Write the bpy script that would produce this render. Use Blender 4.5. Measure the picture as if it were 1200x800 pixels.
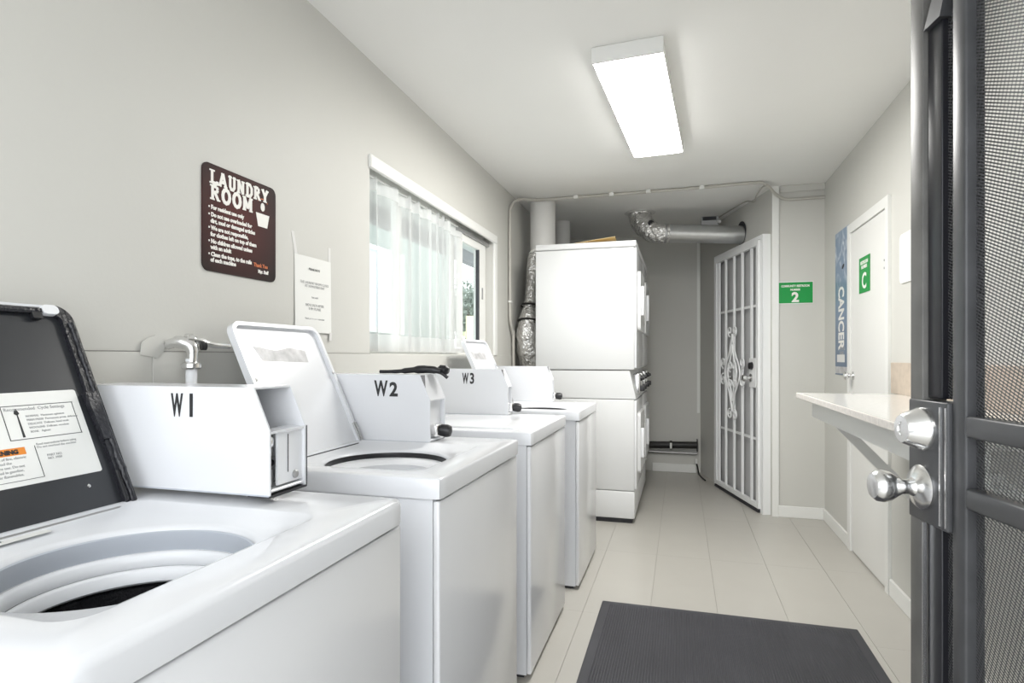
import bpy, bmesh, math, random
from mathutils import Vector, Matrix
random.seed(7)
for o in list(bpy.data.objects): bpy.data.objects.remove(o, do_unlink=True)
scene = bpy.context.scene
COL = scene.collection
PI = math.pi

# ------------------------------------------------------------------ camera
cd = bpy.data.cameras.new('camera'); cam = bpy.data.objects.new('camera', cd); COL.objects.link(cam)
cd.sensor_width = 36.0; cd.lens = 690.0*36.0/1200.0; cd.shift_y = 0.015; cd.clip_start = 0.02
YAW = math.atan(198.0/690.0)
cam.location = (0, 0, 1.2); cam.rotation_euler = (PI/2, 0, YAW)
scene.camera = cam

# ------------------------------------------------------------------ world / exposure
w = bpy.data.worlds.new('overcast_sky'); scene.world = w; w.use_nodes = True
bg = w.node_tree.nodes['Background']; bg.inputs[0].default_value = (0.93, 0.965, 1.0, 1); bg.inputs[1].default_value = 2.25
scene.view_settings.view_transform = 'Standard'; scene.view_settings.look = 'None'
scene.view_settings.gamma = 1.0; scene.view_settings.use_curve_mapping = False
scene.view_settings.exposure = 0.88
LAMP = 23.0        # diffuser strength of the ceiling fixture

# ------------------------------------------------------------------ materials
def mat(name, col, rough=0.5, metal=0.0, coat=0.0, noise=0.0, nscale=8.0, bump=0.0, bscale=120.0, spec=0.5, emit=None, es=0.0, rand=0.0):
    m = bpy.data.materials.new(name); m.use_nodes = True
    nt = m.node_tree; b = nt.nodes['Principled BSDF']
    b.inputs['Base Color'].default_value = (*col, 1); b.inputs['Roughness'].default_value = rough
    b.inputs['Metallic'].default_value = metal; b.inputs['Coat Weight'].default_value = coat
    b.inputs['Coat Roughness'].default_value = 0.08
    b.inputs['Specular IOR Level'].default_value = spec
    if emit: b.inputs['Emission Color'].default_value = (*emit, 1); b.inputs['Emission Strength'].default_value = es
    tc = nt.nodes.new('ShaderNodeTexCoord')
    if noise > 0 or rand > 0:
        n = nt.nodes.new('ShaderNodeTexNoise'); n.inputs['Scale'].default_value = nscale; n.inputs['Detail'].default_value = 6
        nt.links.new(tc.outputs['Object'], n.inputs['Vector'])
        mr = nt.nodes.new('ShaderNodeMapRange'); mr.inputs['To Min'].default_value = 1-noise; mr.inputs['To Max'].default_value = 1+noise
        mr.inputs['From Min'].default_value = .25; mr.inputs['From Max'].default_value = .75
        nt.links.new(n.outputs['Fac'], mr.inputs['Value'])
        val = mr.outputs['Result']
        if rand > 0:
            oi = nt.nodes.new('ShaderNodeObjectInfo'); mr2 = nt.nodes.new('ShaderNodeMapRange')
            mr2.inputs['To Min'].default_value = 1-rand; mr2.inputs['To Max'].default_value = 1+rand
            nt.links.new(oi.outputs['Random'], mr2.inputs['Value'])
            mm = nt.nodes.new('ShaderNodeMath'); mm.operation = 'MULTIPLY'
            nt.links.new(val, mm.inputs[0]); nt.links.new(mr2.outputs['Result'], mm.inputs[1]); val = mm.outputs[0]
        vm = nt.nodes.new('ShaderNodeVectorMath'); vm.operation = 'SCALE'; vm.inputs[0].default_value = col
        nt.links.new(val, vm.inputs['Scale']); nt.links.new(vm.outputs['Vector'], b.inputs['Base Color'])
    if bump > 0:
        n2 = nt.nodes.new('ShaderNodeTexNoise'); n2.inputs['Scale'].default_value = bscale; n2.inputs['Detail'].default_value = 3
        nt.links.new(tc.outputs['Object'], n2.inputs['Vector'])
        bp = nt.nodes.new('ShaderNodeBump'); bp.inputs['Strength'].default_value = bump; bp.inputs['Distance'].default_value = 0.004
        nt.links.new(n2.outputs['Fac'], bp.inputs['Height']); nt.links.new(bp.outputs['Normal'], b.inputs['Normal'])
    return m

M = {}
M['wall'] = mat('warm_grey_wall_paint', (.60, .593, .557), .55, noise=.015, nscale=2, bump=.06, bscale=90)
M['ceil'] = mat('ceiling_paint', (.88, .875, .85), .7, noise=.01, nscale=2, bump=.05)
M['trim'] = mat('white_trim_paint', (.80, .80, .775), .4)
M['door'] = mat('white_door_paint', (.78, .775, .75), .4)
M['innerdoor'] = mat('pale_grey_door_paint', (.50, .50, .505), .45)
M['tile'] = mat('beige_vinyl_tile', (.47, .453, .415), .32, noise=.02, nscale=5, rand=.012)
M['grout'] = mat('tile_joint', (.33, .31, .28), .8)
M['enamel'] = mat('white_enamel', (.74, .75, .775), .22, coat=.3)
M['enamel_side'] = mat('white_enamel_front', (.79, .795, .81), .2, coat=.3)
M['matte'] = mat('white_dryer_enamel', (.73, .735, .735), .5)
M['darkgrey'] = mat('dark_grey_gap', (.12, .12, .13), .6)
M['joint'] = mat('panel_joint', (.26, .25, .235), .8)
M['greyplastic'] = mat('blue_grey_plastic', (.46, .49, .54), .45)
M['whiteplastic'] = mat('white_plastic', (.80, .81, .83), .35)
M['seam'] = mat('dark_seam', (.03, .03, .035), .6)
M['black'] = mat('black_plastic', (.012, .012, .014), .35)
M['lidblack'] = mat('charcoal_lid_plastic', (.024, .026, .030), .36, noise=.06, nscale=3)
M['gasket'] = mat('worn_black_gasket', (.012, .012, .016), .3, bump=.9, bscale=110)
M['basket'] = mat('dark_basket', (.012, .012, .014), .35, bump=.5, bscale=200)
M['chrome'] = mat('satin_chrome', (.80, .80, .80), .22, metal=1.0)
M['steel'] = mat('galvanised_steel', (.60, .61, .62), .28, metal=1.0, noise=.06, nscale=12)
M['foil'] = mat('crinkled_foil', (.78, .77, .76), .25, metal=1.0, bump=1.0, bscale=30)
M['foil'].node_tree.nodes['Bump'].inputs['Distance'].default_value = .03
M['dullmetal'] = mat('dull_grey_metal', (.42, .42, .42), .45, metal=.8)
M['ductwhite'] = mat('painted_duct', (.72, .71, .69), .5, noise=.02)
M['conduit'] = mat('painted_conduit', (.50, .48, .44), .45)
M['cable'] = mat('grey_cable', (.40, .385, .35), .5)
M['paper'] = mat('paper', (.80, .80, .77), .7)
M['ink'] = mat('black_ink', (.02, .02, .022), .6)
M['greyink'] = mat('grey_ink', (.42, .42, .42), .7)
M['orange'] = mat('orange_print', (.75, .24, .02), .6)
M['signorange'] = mat('sign_orange', (.62, .17, .05), .5)
M['signwhite'] = mat('sign_cream_print', (.85, .83, .79), .5)
M['silver'] = mat('silver_sticker', (.46, .455, .46), .4, noise=.25, nscale=30)
M['green'] = mat('green_sign', (.004, .30, .055), .4)
M['yellow'] = mat('manila_card', (.92, .75, .42), .6)
M['rubber'] = mat('charcoal_rubber', (.047, .047, .055), .6, noise=.18, nscale=4)
M['iron'] = mat('black_security_steel', (.055, .056, .060), .38, noise=.25, nscale=14)
M['irondark'] = mat('black_steel_dark', (.012, .012, .016), .35)
M['worniron'] = mat('worn_grey_steel', (.125, .122, .115), .45, noise=.35, nscale=9)
M['gate'] = mat('white_gate_enamel', (.90, .91, .91), .3)
M['counter'] = mat('cream_laminate', (.77, .76, .735), .10, noise=.05, nscale=60)
M['counteredge'] = mat('speckled_edge', (.72, .685, .65), .35, noise=.16, nscale=70)
M['beige'] = mat('beige_stone', (.53, .45, .37), .5, noise=.12, nscale=25)
M['blackpipe'] = mat('black_iron_pipe', (.014, .013, .012), .5)
M['diffuser'] = mat('lit_diffuser', (.9, .9, .9), .5, emit=(1.0, .985, .95), es=LAMP)
M['fixture'] = mat('fixture_white', (.78, .78, .76), .4)
M['concrete'] = mat('concrete', (.62, .61, .59), .8, noise=.08)
M['palegreen'] = mat('pale_green_stucco', (.20, .245, .225), .8, noise=.03)
M['porch'] = mat('porch_paint', (.55, .58, .56), .8)
M['greybeam'] = mat('grey_beam', (.25, .25, .26), .7)
M['fence'] = mat('yellow_green_boards', (.62, .62, .40), .7, noise=.06)
M['bark'] = mat('bark', (.16, .13, .11), .9)
M['leaf'] = mat('grey_green_leaf', (.19, .22, .19), .6, rand=.1)
M['bluepane'] = mat('reflecting_pane', (.55, .66, .78), .08)

def sign_brown():
    m = mat('dark_red_brown_sign', (.03, .014, .012), .6, spec=.25); nt = m.node_tree; b = nt.nodes['Principled BSDF']
    tc = nt.nodes.new('ShaderNodeTexCoord'); mp = nt.nodes.new('ShaderNodeMapping'); g = nt.nodes.new('ShaderNodeTexGradient'); g.gradient_type = 'SPHERICAL'
    mp.inputs['Location'].default_value = (0, -.14*4.6, -.17*4.6); mp.inputs['Scale'].default_value = (4.6, 4.6, 4.6)
    nt.links.new(tc.outputs['Object'], mp.inputs['Vector']); nt.links.new(mp.outputs['Vector'], g.inputs['Vector'])
    r = nt.nodes.new('ShaderNodeValToRGB'); r.color_ramp.elements[0].color = (.016, .009, .008, 1); r.color_ramp.elements[1].color = (.085, .010, .008, 1)
    nt.links.new(g.outputs['Fac'], r.inputs['Fac']); nt.links.new(r.outputs['Color'], b.inputs['Base Color'])
    return m
M['signbrown'] = sign_brown()

def poster_mat():
    m = mat('blue_smoke_poster', (.2, .3, .42), .35); nt = m.node_tree; b = nt.nodes['Principled BSDF']
    tc = nt.nodes.new('ShaderNodeTexCoord'); sp = nt.nodes.new('ShaderNodeSeparateXYZ'); nt.links.new(tc.outputs['Object'], sp.inputs[0])
    mr = nt.nodes.new('ShaderNodeMapRange'); mr.inputs['From Min'].default_value = 0; mr.inputs['From Max'].default_value = .95
    nt.links.new(sp.outputs['Z'], mr.inputs['Value'])
    r = nt.nodes.new('ShaderNodeValToRGB'); e = r.color_ramp.elements
    e[0].color = (.09, .14, .22, 1); e[1].color = (.20, .29, .42, 1); x = e.new(.5); x.color = (.16, .24, .36, 1)
    nt.links.new(mr.outputs['Result'], r.inputs['Fac'])
    n = nt.nodes.new('ShaderNodeTexNoise'); n.inputs['Scale'].default_value = 7; n.inputs['Distortion'].default_value = 1.5
    nt.links.new(tc.outputs['Object'], n.inputs['Vector'])
    cr = nt.nodes.new('ShaderNodeMapRange'); cr.inputs['From Min'].default_value = .48; cr.inputs['From Max'].default_value = .75
    nt.links.new(n.outputs['Fac'], cr.inputs['Value'])
    up = nt.nodes.new('ShaderNodeMapRange'); up.inputs['From Min'].default_value = .50; up.inputs['From Max'].default_value = .75
    nt.links.new(sp.outputs['Z'], up.inputs['Value'])
    mu = nt.nodes.new('ShaderNodeMath'); mu.operation = 'MULTIPLY'; nt.links.new(cr.outputs[0], mu.inputs[0]); nt.links.new(up.outputs[0], mu.inputs[1])
    mx = nt.nodes.new('ShaderNodeMixRGB'); mx.inputs['Color2'].default_value = (.68, .73, .78, 1)
    nt.links.new(mu.outputs[0], mx.inputs['Fac']); nt.links.new(r.outputs['Color'], mx.inputs['Color1']); nt.links.new(mx.outputs['Color'], b.inputs['Base Color'])
    return m
M['poster'] = poster_mat()

def glass_mat():
    m = bpy.data.materials.new('window_glass'); m.use_nodes = True; nt = m.node_tree; nt.nodes.clear()
    out = nt.nodes.new('ShaderNodeOutputMaterial'); mx = nt.nodes.new('ShaderNodeMixShader'); t = nt.nodes.new('ShaderNodeBsdfTransparent'); g = nt.nodes.new('ShaderNodeBsdfGlossy')
    t.inputs[0].default_value = (.93, .96, .95, 1); g.inputs['Roughness'].default_value = .03; lw_ = nt.nodes.new('ShaderNodeLayerWeight'); lw_.inputs[0].default_value = .5; pw = nt.nodes.new('ShaderNodeMath'); pw.operation = 'POWER'; pw.inputs[1].default_value = 4.0; nt.links.new(lw_.outputs['Facing'], pw.inputs[0]); f = nt.nodes.new('ShaderNodeMath'); f.operation = 'MULTIPLY'; f.inputs[1].default_value = .45; nt.links.new(pw.outputs[0], f.inputs[0])
    nt.links.new(f.outputs[0], mx.inputs[0]); nt.links.new(t.outputs[0], mx.inputs[1]); nt.links.new(g.outputs[0], mx.inputs[2]); nt.links.new(mx.outputs[0], out.inputs[0])
    return m
M['glass'] = glass_mat()

def sheer_mat(name, op):
    m = bpy.data.materials.new(name); m.use_nodes = True; nt = m.node_tree; nt.nodes.clear()
    out = nt.nodes.new('ShaderNodeOutputMaterial'); mx = nt.nodes.new('ShaderNodeMixShader'); t = nt.nodes.new('ShaderNodeBsdfTransparent')
    ad = nt.nodes.new('ShaderNodeMixShader'); d = nt.nodes.new('ShaderNodeBsdfDiffuse'); tr = nt.nodes.new('ShaderNodeBsdfTranslucent')
    d.inputs[0].default_value = (.72, .72, .71, 1); tr.inputs[0].default_value = (.72, .72, .71, 1); ad.inputs[0].default_value = .28
    nt.links.new(d.outputs[0], ad.inputs[1]); nt.links.new(tr.outputs[0], ad.inputs[2]); mx.inputs[0].default_value = op
    nt.links.new(t.outputs[0], mx.inputs[1]); nt.links.new(ad.outputs[0], mx.inputs[2]); nt.links.new(mx.outputs[0], out.inputs[0])
    return m
M['sheer'] = sheer_mat('sheer_fabric', .55); M['sheerhem'] = sheer_mat('sheer_fabric_double', .88)

def screen_mat():
    m = mat('perforated_screen', (.11, .113, .118), .4); nt = m.node_tree; b = nt.nodes['Principled BSDF']; b.inputs['Metallic'].default_value = .5
    tc = nt.nodes.new('ShaderNodeTexCoord'); sp = nt.nodes.new('ShaderNodeSeparateXYZ'); nt.links.new(tc.outputs['Object'], sp.inputs[0])
    def absin(sock, k, other=None, kk=0):
        mm = nt.nodes.new('ShaderNodeMath'); mm.operation = 'MULTIPLY'; mm.inputs[1].default_value = k; nt.links.new(sock, mm.inputs[0])
        if other is not None:
            m2 = nt.nodes.new('ShaderNodeMath'); m2.operation = 'MULTIPLY_ADD'; m2.inputs[1].default_value = kk
            nt.links.new(other, m2.inputs[0]); nt.links.new(mm.outputs[0], m2.inputs[2]); mm = m2
        s = nt.nodes.new('ShaderNodeMath'); s.operation = 'SINE'; nt.links.new(mm.outputs[0], s.inputs[0])
        a = nt.nodes.new('ShaderNodeMath'); a.operation = 'ABSOLUTE'; nt.links.new(s.outputs[0], a.inputs[0]); return a.outputs[0]
    a1 = absin(sp.outputs['Z'], PI/.0052, sp.outputs['X'], PI/.0115); a2 = absin(sp.outputs['X'], PI/.0085, sp.outputs['Z'], -PI/.03)
    mu = nt.nodes.new('ShaderNodeMath'); mu.operation = 'MULTIPLY'; nt.links.new(a1, mu.inputs[0]); nt.links.new(a2, mu.inputs[1])
    ma = nt.nodes.new('ShaderNodeMath'); ma.operation = 'MULTIPLY_ADD'; ma.inputs[1].default_value = .45; ma.inputs[2].default_value = .55; nt.links.new(a2, ma.inputs[0]); nt.links.new(ma.outputs[0], mu.inputs[1])
    lt = nt.nodes.new('ShaderNodeMath'); lt.operation = 'LESS_THAN'; lt.inputs[1].default_value = .62; nt.links.new(mu.outputs[0], lt.inputs[0])
    nt.links.new(lt.outputs[0], b.inputs['Alpha'])
    return m
M['screen'] = screen_mat()

# ------------------------------------------------------------------ mesh helpers
WM = {}          # world matrix of every object made here
class MB:
    def __init__(s): s.v = []; s.f = []; s.mi = []; s.cur = 0
    def add(s, vs, fs):
        o = len(s.v); s.v += [tuple(p) for p in vs]
        for f in fs: s.f.append(tuple(i+o for i in f)); s.mi.append(s.cur)
        return s
    def box(s, x0, x1, y0, y1, z0, z1, bev=0.0, seg=2):
        if bev <= 0:
            v = [(x, y, z) for x in (x0, x1) for y in (y0, y1) for z in (z0, z1)]
            return s.add(v, [(0, 1, 3, 2), (4, 6, 7, 5), (0, 4, 5, 1), (2, 3, 7, 6), (0, 2, 6, 4), (1, 5, 7, 3)])
        bm = bmesh.new(); bmesh.ops.create_cube(bm, size=1)
        bmesh.ops.scale(bm, vec=(x1-x0, y1-y0, z1-z0), verts=bm.verts)
        bmesh.ops.translate(bm, vec=((x0+x1)/2, (y0+y1)/2, (z0+z1)/2), verts=bm.verts)
        bmesh.ops.bevel(bm, geom=list(bm.edges), offset=bev, segments=seg, profile=.5, affect='EDGES')
        bm.verts.index_update()
        s.add([v.co[:] for v in bm.verts], [[v.index for v in f.verts] for f in bm.faces]); bm.free(); return s
    def plate(s, poly, O, e1, e2, d0, d1):
        """extrude a 2D outline in the frame O + a*e1 + b*e2 from d0 to d1 along e1 x e2"""
        O = Vector(O); e1 = Vector(e1).normalized(); e2 = Vector(e2).normalized(); n = e1.cross(e2)
        k = len(poly); vs = [O+e1*a+e2*b+n*d0 for a, b in poly] + [O+e1*a+e2*b+n*d1 for a, b in poly]
        fs = [tuple(range(k-1, -1, -1)), tuple(range(k, 2*k))] + [(i, (i+1) % k, (i+1) % k+k, i+k) for i in range(k)]
        return s.add(vs, fs)
    def lathe(s, prof, O, axis, n=32, caps=True):
        """prof = [(radius, distance along axis)]"""
        O = Vector(O); a = Vector(axis).normalized(); u = a.orthogonal().normalized(); t = a.cross(u)
        vs = []
        for r, d in prof:
            for i in range(n):
                c = 2*PI*i/n; vs.append(O+a*d+(u*math.cos(c)+t*math.sin(c))*r)
        fs = []
        for j in range(len(prof)-1):
            for i in range(n): fs.append((j*n+i, j*n+(i+1) % n, (j+1)*n+(i+1) % n, (j+1)*n+i))
        if caps:
            fs.append(tuple(range(n-1, -1, -1))); fs.append(tuple((len(prof)-1)*n+i for i in range(n)))
        return s.add(vs, fs)
    def cyl(s, p0, p1, r, n=20, r1=None):
        p0 = Vector(p0); p1 = Vector(p1); return s.lathe([(r, 0), (r if r1 is None else r1, (p1-p0).length)], p0, p1-p0, n)
    def tube(s, pts, r, n=10, smooth=0, caps=True):
        P = [Vector(p) for p in pts]
        if smooth:
            Q = []
            for i in range(len(P)-1):
                p0 = P[max(i-1, 0)]; p1 = P[i]; p2 = P[i+1]; p3 = P[min(i+2, len(P)-1)]
                for j in range(smooth):
                    t = j/smooth
                    Q.append(.5*((2*p1)+(p2-p0)*t+(2*p0-5*p1+4*p2-p3)*t*t+(3*p1-p0-3*p2+p3)*t**3))
            Q.append(P[-1]); P = Q
        R = r if isinstance(r, (list, tuple)) else [r]*len(P)
        if len(R) != len(P): R = [R[min(int(i*len(R)/len(P)), len(R)-1)] for i in range(len(P))]
        T = [(P[min(i+1, len(P)-1)]-P[max(i-1, 0)]).normalized() for i in range(len(P))]
        u = T[0].orthogonal().normalized(); vs = []
        for i, p in enumerate(P):
            u = (u-T[i]*u.dot(T[i])).normalized(); v = T[i].cross(u)
            for k in range(n):
                c = 2*PI*k/n; vs.append(p+(u*math.cos(c)+v*math.sin(c))*R[i])
        fs = []
        for j in range(len(P)-1):
            for k in range(n): fs.append((j*n+k, j*n+(k+1) % n, (j+1)*n+(k+1) % n, (j+1)*n+k))
        if caps: fs.append(tuple(range(n-1, -1, -1))); fs.append(tuple((len(P)-1)*n+k for k in range(n)))
        return s.add(vs, fs)
    def build(s, name, mats, parent=None, local=False, smooth=True, angle=35, loc=None, fix=True):
        me = bpy.data.meshes.new(name)
        vs = s.v; wm = Matrix.Identity(4)
        if parent is not None:
            wm = WM[parent]
            if not local:
                inv = wm.inverted(); vs = [inv @ Vector(p) for p in vs]
        elif loc is not None:
            wm = Matrix.Translation(loc)
            if not local: vs = [Vector(p)-Vector(loc) for p in vs]
        me.from_pydata([tuple(p) for p in vs], [], s.f)
        if not isinstance(mats, (list, tuple)): mats = [mats]
        for k in mats: me.materials.append(M[k])
        for p, i in zip(me.polygons, s.mi): p.material_index = i
        if fix:
            bm = bmesh.new(); bm.from_mesh(me); bmesh.ops.recalc_face_normals(bm, faces=bm.faces); bm.to_mesh(me); bm.free()
        if smooth:
            me.shade_smooth(); me.set_sharp_from_angle(angle=math.radians(angle))
        o = bpy.data.objects.new(name, me); COL.objects.link(o)
        if parent is not None: o.parent = parent
        elif loc is not None: o.location = loc
        WM[o] = wm
        return o

def thing(name, label, cat, loc=(0, 0, 0), rotz=0.0, group=None):
    o = bpy.data.objects.new(name, None); COL.objects.link(o); o.empty_display_size = .1
    o.location = loc; o.rotation_euler = (0, 0, rotz)
    WM[o] = Matrix.Translation(loc) @ Matrix.Rotation(rotz, 4, 'Z')
    return tag(o, label, cat, group)
def tag(o, label=None, cat=None, group=None, kind=None):
    if label: o['label'] = label
    if cat: o['category'] = cat
    if group: o['group'] = group
    if kind: o['kind'] = kind
    return o
def struct(o): o['kind'] = 'structure'; return o
def sroot(name, loc=(0, 0, 0), rotz=0):
    o = bpy.data.objects.new(name, None); COL.objects.link(o); o.location = loc; o.rotation_euler = (0, 0, rotz)
    WM[o] = Matrix.Translation(loc) @ Matrix.Rotation(rotz, 4, 'Z'); return struct(o)

def rrect(x0, x1, y0, y1, r, n=5, corners=(1, 1, 1, 1)):
    P = []
    for k, (cx, cy, a0) in enumerate([(x1-r, y1-r, 0), (x0+r, y1-r, 90), (x0+r, y0+r, 180), (x1-r, y0+r, 270)]):
        if corners[k]:
            for i in range(n+1):
                a = math.radians(a0+90*i/n); P.append((cx+r*math.cos(a), cy+r*math.sin(a)))
        else: P.append(((x1, y1), (x0, y1), (x0, y0), (x1, y0))[k])
    return P

def text(name, s, size, O, e1, e2, m, parent, sx=1.0, bold=0.0, depth=.0006, align='LEFT', local=False, space=1.0):
    cu = bpy.data.curves.new('lettering', 'FONT'); cu.body = s; cu.size = size; cu.offset = bold; cu.extrude = depth/2
    cu.align_x = align; cu.resolution_u = 3; cu.space_line = space
    ob = bpy.data.objects.new('lettering', cu); COL.objects.link(ob)
    me0 = bpy.data.meshes.new_from_object(ob.evaluated_get(bpy.context.evaluated_depsgraph_get()))
    O = Vector(O); e1 = Vector(e1).normalized(); e2 = Vector(e2).normalized(); n = e1.cross(e2)
    b = MB(); b.add([O+e1*v.co.x*sx+e2*v.co.y+n*(v.co.z+depth/2) for v in me0.vertices], [tuple(p.vertices) for p in me0.polygons])
    bpy.data.objects.remove(ob); bpy.data.meshes.remove(me0); bpy.data.curves.remove(cu)
    return b.build(name, m, parent, smooth=False, local=local)

# ------------------------------------------------------------------ room shell
XL, XR, YB, YF, HC = -1.29, 1.02, 6.40, -.60, 2.48
WY0, WY1, WZ0, WZ1 = 2.27, 4.01, 1.215, 2.06      # window opening
CA = Vector((.666, 4.81)); CB = Vector((.195, 6.40))   # closet corner and where its slanted wall meets the back wall

fl = struct(MB().box(XL-.15, XR+.12, YF, YB+.1, -.10, -.004).build('floor', 'grout', smooth=False))
T = .305; TY = .915; xs0 = .165-T*5; tile_me = None
for i in range(8):
    for j in range(9):
        a0 = max(xs0+i*T, XL); a1 = min(xs0+(i+1)*T, XR); b0 = max(YF+j*TY-.30, YF); b1 = min(YF+(j+1)*TY-.30, YB)
        if a1-a0 < .02 or b1-b0 < .02: continue
        full = abs(a1-a0-T) < 1e-4 and abs(b1-b0-TY) < 1e-4
        if full and tile_me:
            o = bpy.data.objects.new('floor_tile', tile_me); COL.objects.link(o); o.parent = fl; o.location = ((a0+a1)/2, (b0+b1)/2, 0); continue
        hx = (a1-a0)/2-.0009; hy = (b1-b0)/2-.0003
        o = MB().box(-hx, hx, -hy, hy, -.004, 0).build('floor_tile', 'tile', fl, local=True, smooth=False); o.location = ((a0+a1)/2, (b0+b1)/2, 0)
        if full: tile_me = o.data
struct(MB().box(XL-.15, XR+.12, YF, YB+.1, HC, HC+.1).build('ceiling', 'ceil', smooth=False))
wl = MB(); X2 = XL-.15
wl.box(X2, XL, YF, WY0, 0, HC).box(X2, XL, WY1, YB+.1, 0, HC).box(X2, XL, WY0, WY1, 0, WZ0).box(X2, XL, WY0, WY1, WZ1, HC)
wl = struct(wl.build('wall_left', 'wall', smooth=False))
for a, b in ((YF, 1.18), (1.1815, 3.62), (3.6215, YB)):
    MB().box(XL, XL+.005, a, b, .0, 1.213, .0015, 1).build('lower_panel', 'wall', wl, smooth=False)
MB().box(XL, XL+.0045, YF, WY0, 1.2132, 1.2152).build('panel_joint', 'joint', wl, smooth=False)
struct(MB().box(XR, XR+.12, YF, YB+.1, 0, HC).build('wall_right', 'wall', smooth=False))
struct(MB().box(XL, XR, YB, YB+.1, 0, HC).build('wall_back', 'wall', smooth=False))
d = (CB-CA).normalized()
struct(MB().plate([(CA.x, CA.y), (XR, CA.y), (XR, YB), (CB.x, YB)], (0, 0, 0), (1, 0, 0), (0, 1, 0), 0, HC).build('wall_closet', 'wall', smooth=False))
struct(MB().box(.60, XR, .16, .30, 0, HC).build('wall_front', 'wall', smooth=False))
def base(name, x0, x1, y0, y1, z=.075): return struct(MB().box(x0, x1, y0, y1, 0, z, .003, 1).build(name, 'trim', smooth=False))
base('baseboard_closet', .70, XR, CA.y-.014, CA.y, .085)
base('baseboard_right_far', XR-.014, XR, 4.15, CA.y-.0145, .085)
base('baseboard_right_near', XR-.014, XR, .31, 3.37, .085)
base('baseboard_back', -.29, .15, YB-.03, YB, .085)
base('baseboard_left', XL+.006, XL+.018, YF, YB-.03, .08)
# trims: closet corner post, batten in the back corner, moulding at the closet top
ct = MB(); ct.box(CA.x-.006, CA.x+.04, CA.y-.012, CA.y, 0, HC); struct(ct.build('trim_1', 'trim', smooth=False))
struct(MB().box(CB.x-.035, CB.x-.008, YB-.012, YB, .62, HC).build('trim_2', 'trim', smooth=False))
struct(MB().box(CA.x+.045, XR, CA.y-.02, CA.y, HC-.05, HC, .004, 1).build('trim_3', 'wall', smooth=False))
# outside ground and porch roof
struct(MB().box(-14, XL-.15, -6, 30, -.14, -.10).build('ground_outside', 'concrete', smooth=False))
struct(MB().box(-6, 6, -9, YF, -.14, -.10).build('ground_porch', 'concrete', smooth=False))
pr = struct(MB().box(-2.6, XL-.15, -1, 12, 2.52, 2.62).build('porch_roof', 'porch', smooth=False))
MB().box(-2.65, -2.55, -1, 12, 2.38, 2.52).build('beam', 'greybeam', pr, smooth=False)

# window
win = sroot('window_1', (XL-.11, 3.14, WZ0))
MB().box(XL-.004, XL+.014, WY0-.01, WY1+.055, WZ1-.045, WZ1+.012, .003, 1).build('head_casing', 'trim', win, smooth=False)
MB().box(XL-.004, XL+.014, WY1-.002, WY1+.055, WZ0-.005, WZ1-.046, .003, 1).build('side_casing', 'trim', win, smooth=False)
fr = MB(); xa, xb = XL-.135, XL-.075
fr.box(xa, xb, WY0, WY1, WZ1-.05, WZ1).box(xa, xb, WY0, WY1, WZ0, WZ0+.04).box(xa, xb, WY0, WY0+.035, WZ0+.04, WZ1-.05).box(xa, xb, WY1-.035, WY1, WZ0+.04, WZ1-.05)
fr.build('window_frame', 'trim', win, smooth=False)
MB().box(XL-.07, XL-.03, 3.40, WY1, WZ1-.075, WZ1-.05).build('track', 'dullmetal', win, smooth=False)
s1 = MB(); s1.box(xa+.01, xb-.02, 3.44, 3.50, WZ0+.04, WZ1-.05).box(xa+.01, xb-.02, 2.70, 2.76, WZ0+.04, WZ1-.05)
s1.build('mullion', 'trim', win, smooth=False)
sx0, sx1 = XL-.072, XL-.045
s2 = MB(); s2.box(sx0, sx1, 3.47, 3.51, WZ0+.045, WZ1-.076).box(sx0, sx1, 3.835, 3.965, WZ0+.045, WZ1-.076).box(sx0, sx1, 3.51, 3.835, WZ1-.125, WZ1-.076).box(sx0, sx1, 3.51, 3.835, WZ0+.045, WZ0+.09)
sash = s2.build('sash', 'trim', win, smooth=False)
MB().box(sx0+.010, sx0+.014, 3.51, 3.835, WZ0+.09, WZ1-.125).build('pane', 'glass', sash, smooth=False)
MB().box(sx0+.004, sx1+.001, 3.826, 3.835, WZ0+.09, WZ1-.125).build('glazing_seal', 'seam', sash, smooth=False)
MB().box(sx1, sx1+.008, 3.885, 3.895, 1.60, 1.68).build('latch', 'dullmetal', sash, smooth=False)
MB().box(xa+.02, xa+.024, WY0+.035, 2.70, WZ0+.04, WZ1-.05).build('pane', 'glass', win, smooth=False)
MB().box(xa+.02, xa+.024, 2.76, 3.44, WZ0+.04, WZ1-.05).build('pane', 'glass', win, smooth=False)

# curtain hanging inside the reveal
cur = thing('sheer_curtain', 'gathered white sheer curtain hanging over the left part of the window', 'curtain', (XL-.035, 2.85, 1.225))
def curtain_strip(z0, z1, nz, m, name, amp0, amp1, off=0):
    b = MB(); NY = 150; y0, y1 = 2.285, 3.47
    vs = []
    for j in range(nz+1):
        t = j/nz; z = z0+(z1-z0)*t; amp = amp0+(amp1-amp0)*t
        for i in range(NY+1):
            u = i/NY; y = y0+(y1-y0)*u
            ph = 2*PI*(9.5*u+.35*math.sin(5.1*u*2)+.25*math.sin(17*u))
            x = XL-.036+off+amp*(math.sin(ph)+.35*math.sin(2.3*ph+1+z*2))
            vs.append((x, y+.010*math.cos(ph)*(1 if amp > .008 else .4), z))
    fs = [(j*(NY+1)+i, j*(NY+1)+i+1, (j+1)*(NY+1)+i+1, (j+1)*(NY+1)+i) for j in range(nz) for i in range(NY)]
    b.add(vs, fs); return b.build(name, m, cur, angle=80, fix=False)
curtain_strip(1.225, 1.305, 4, 'sheerhem', 'hem', .015, .014); curtain_strip(1.306, 1.945, 12, 'sheer', 'drape', .015, .012); curtain_strip(1.946, 2.012, 5, 'sheerhem', 'gathered_header', .012, .014)
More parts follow.
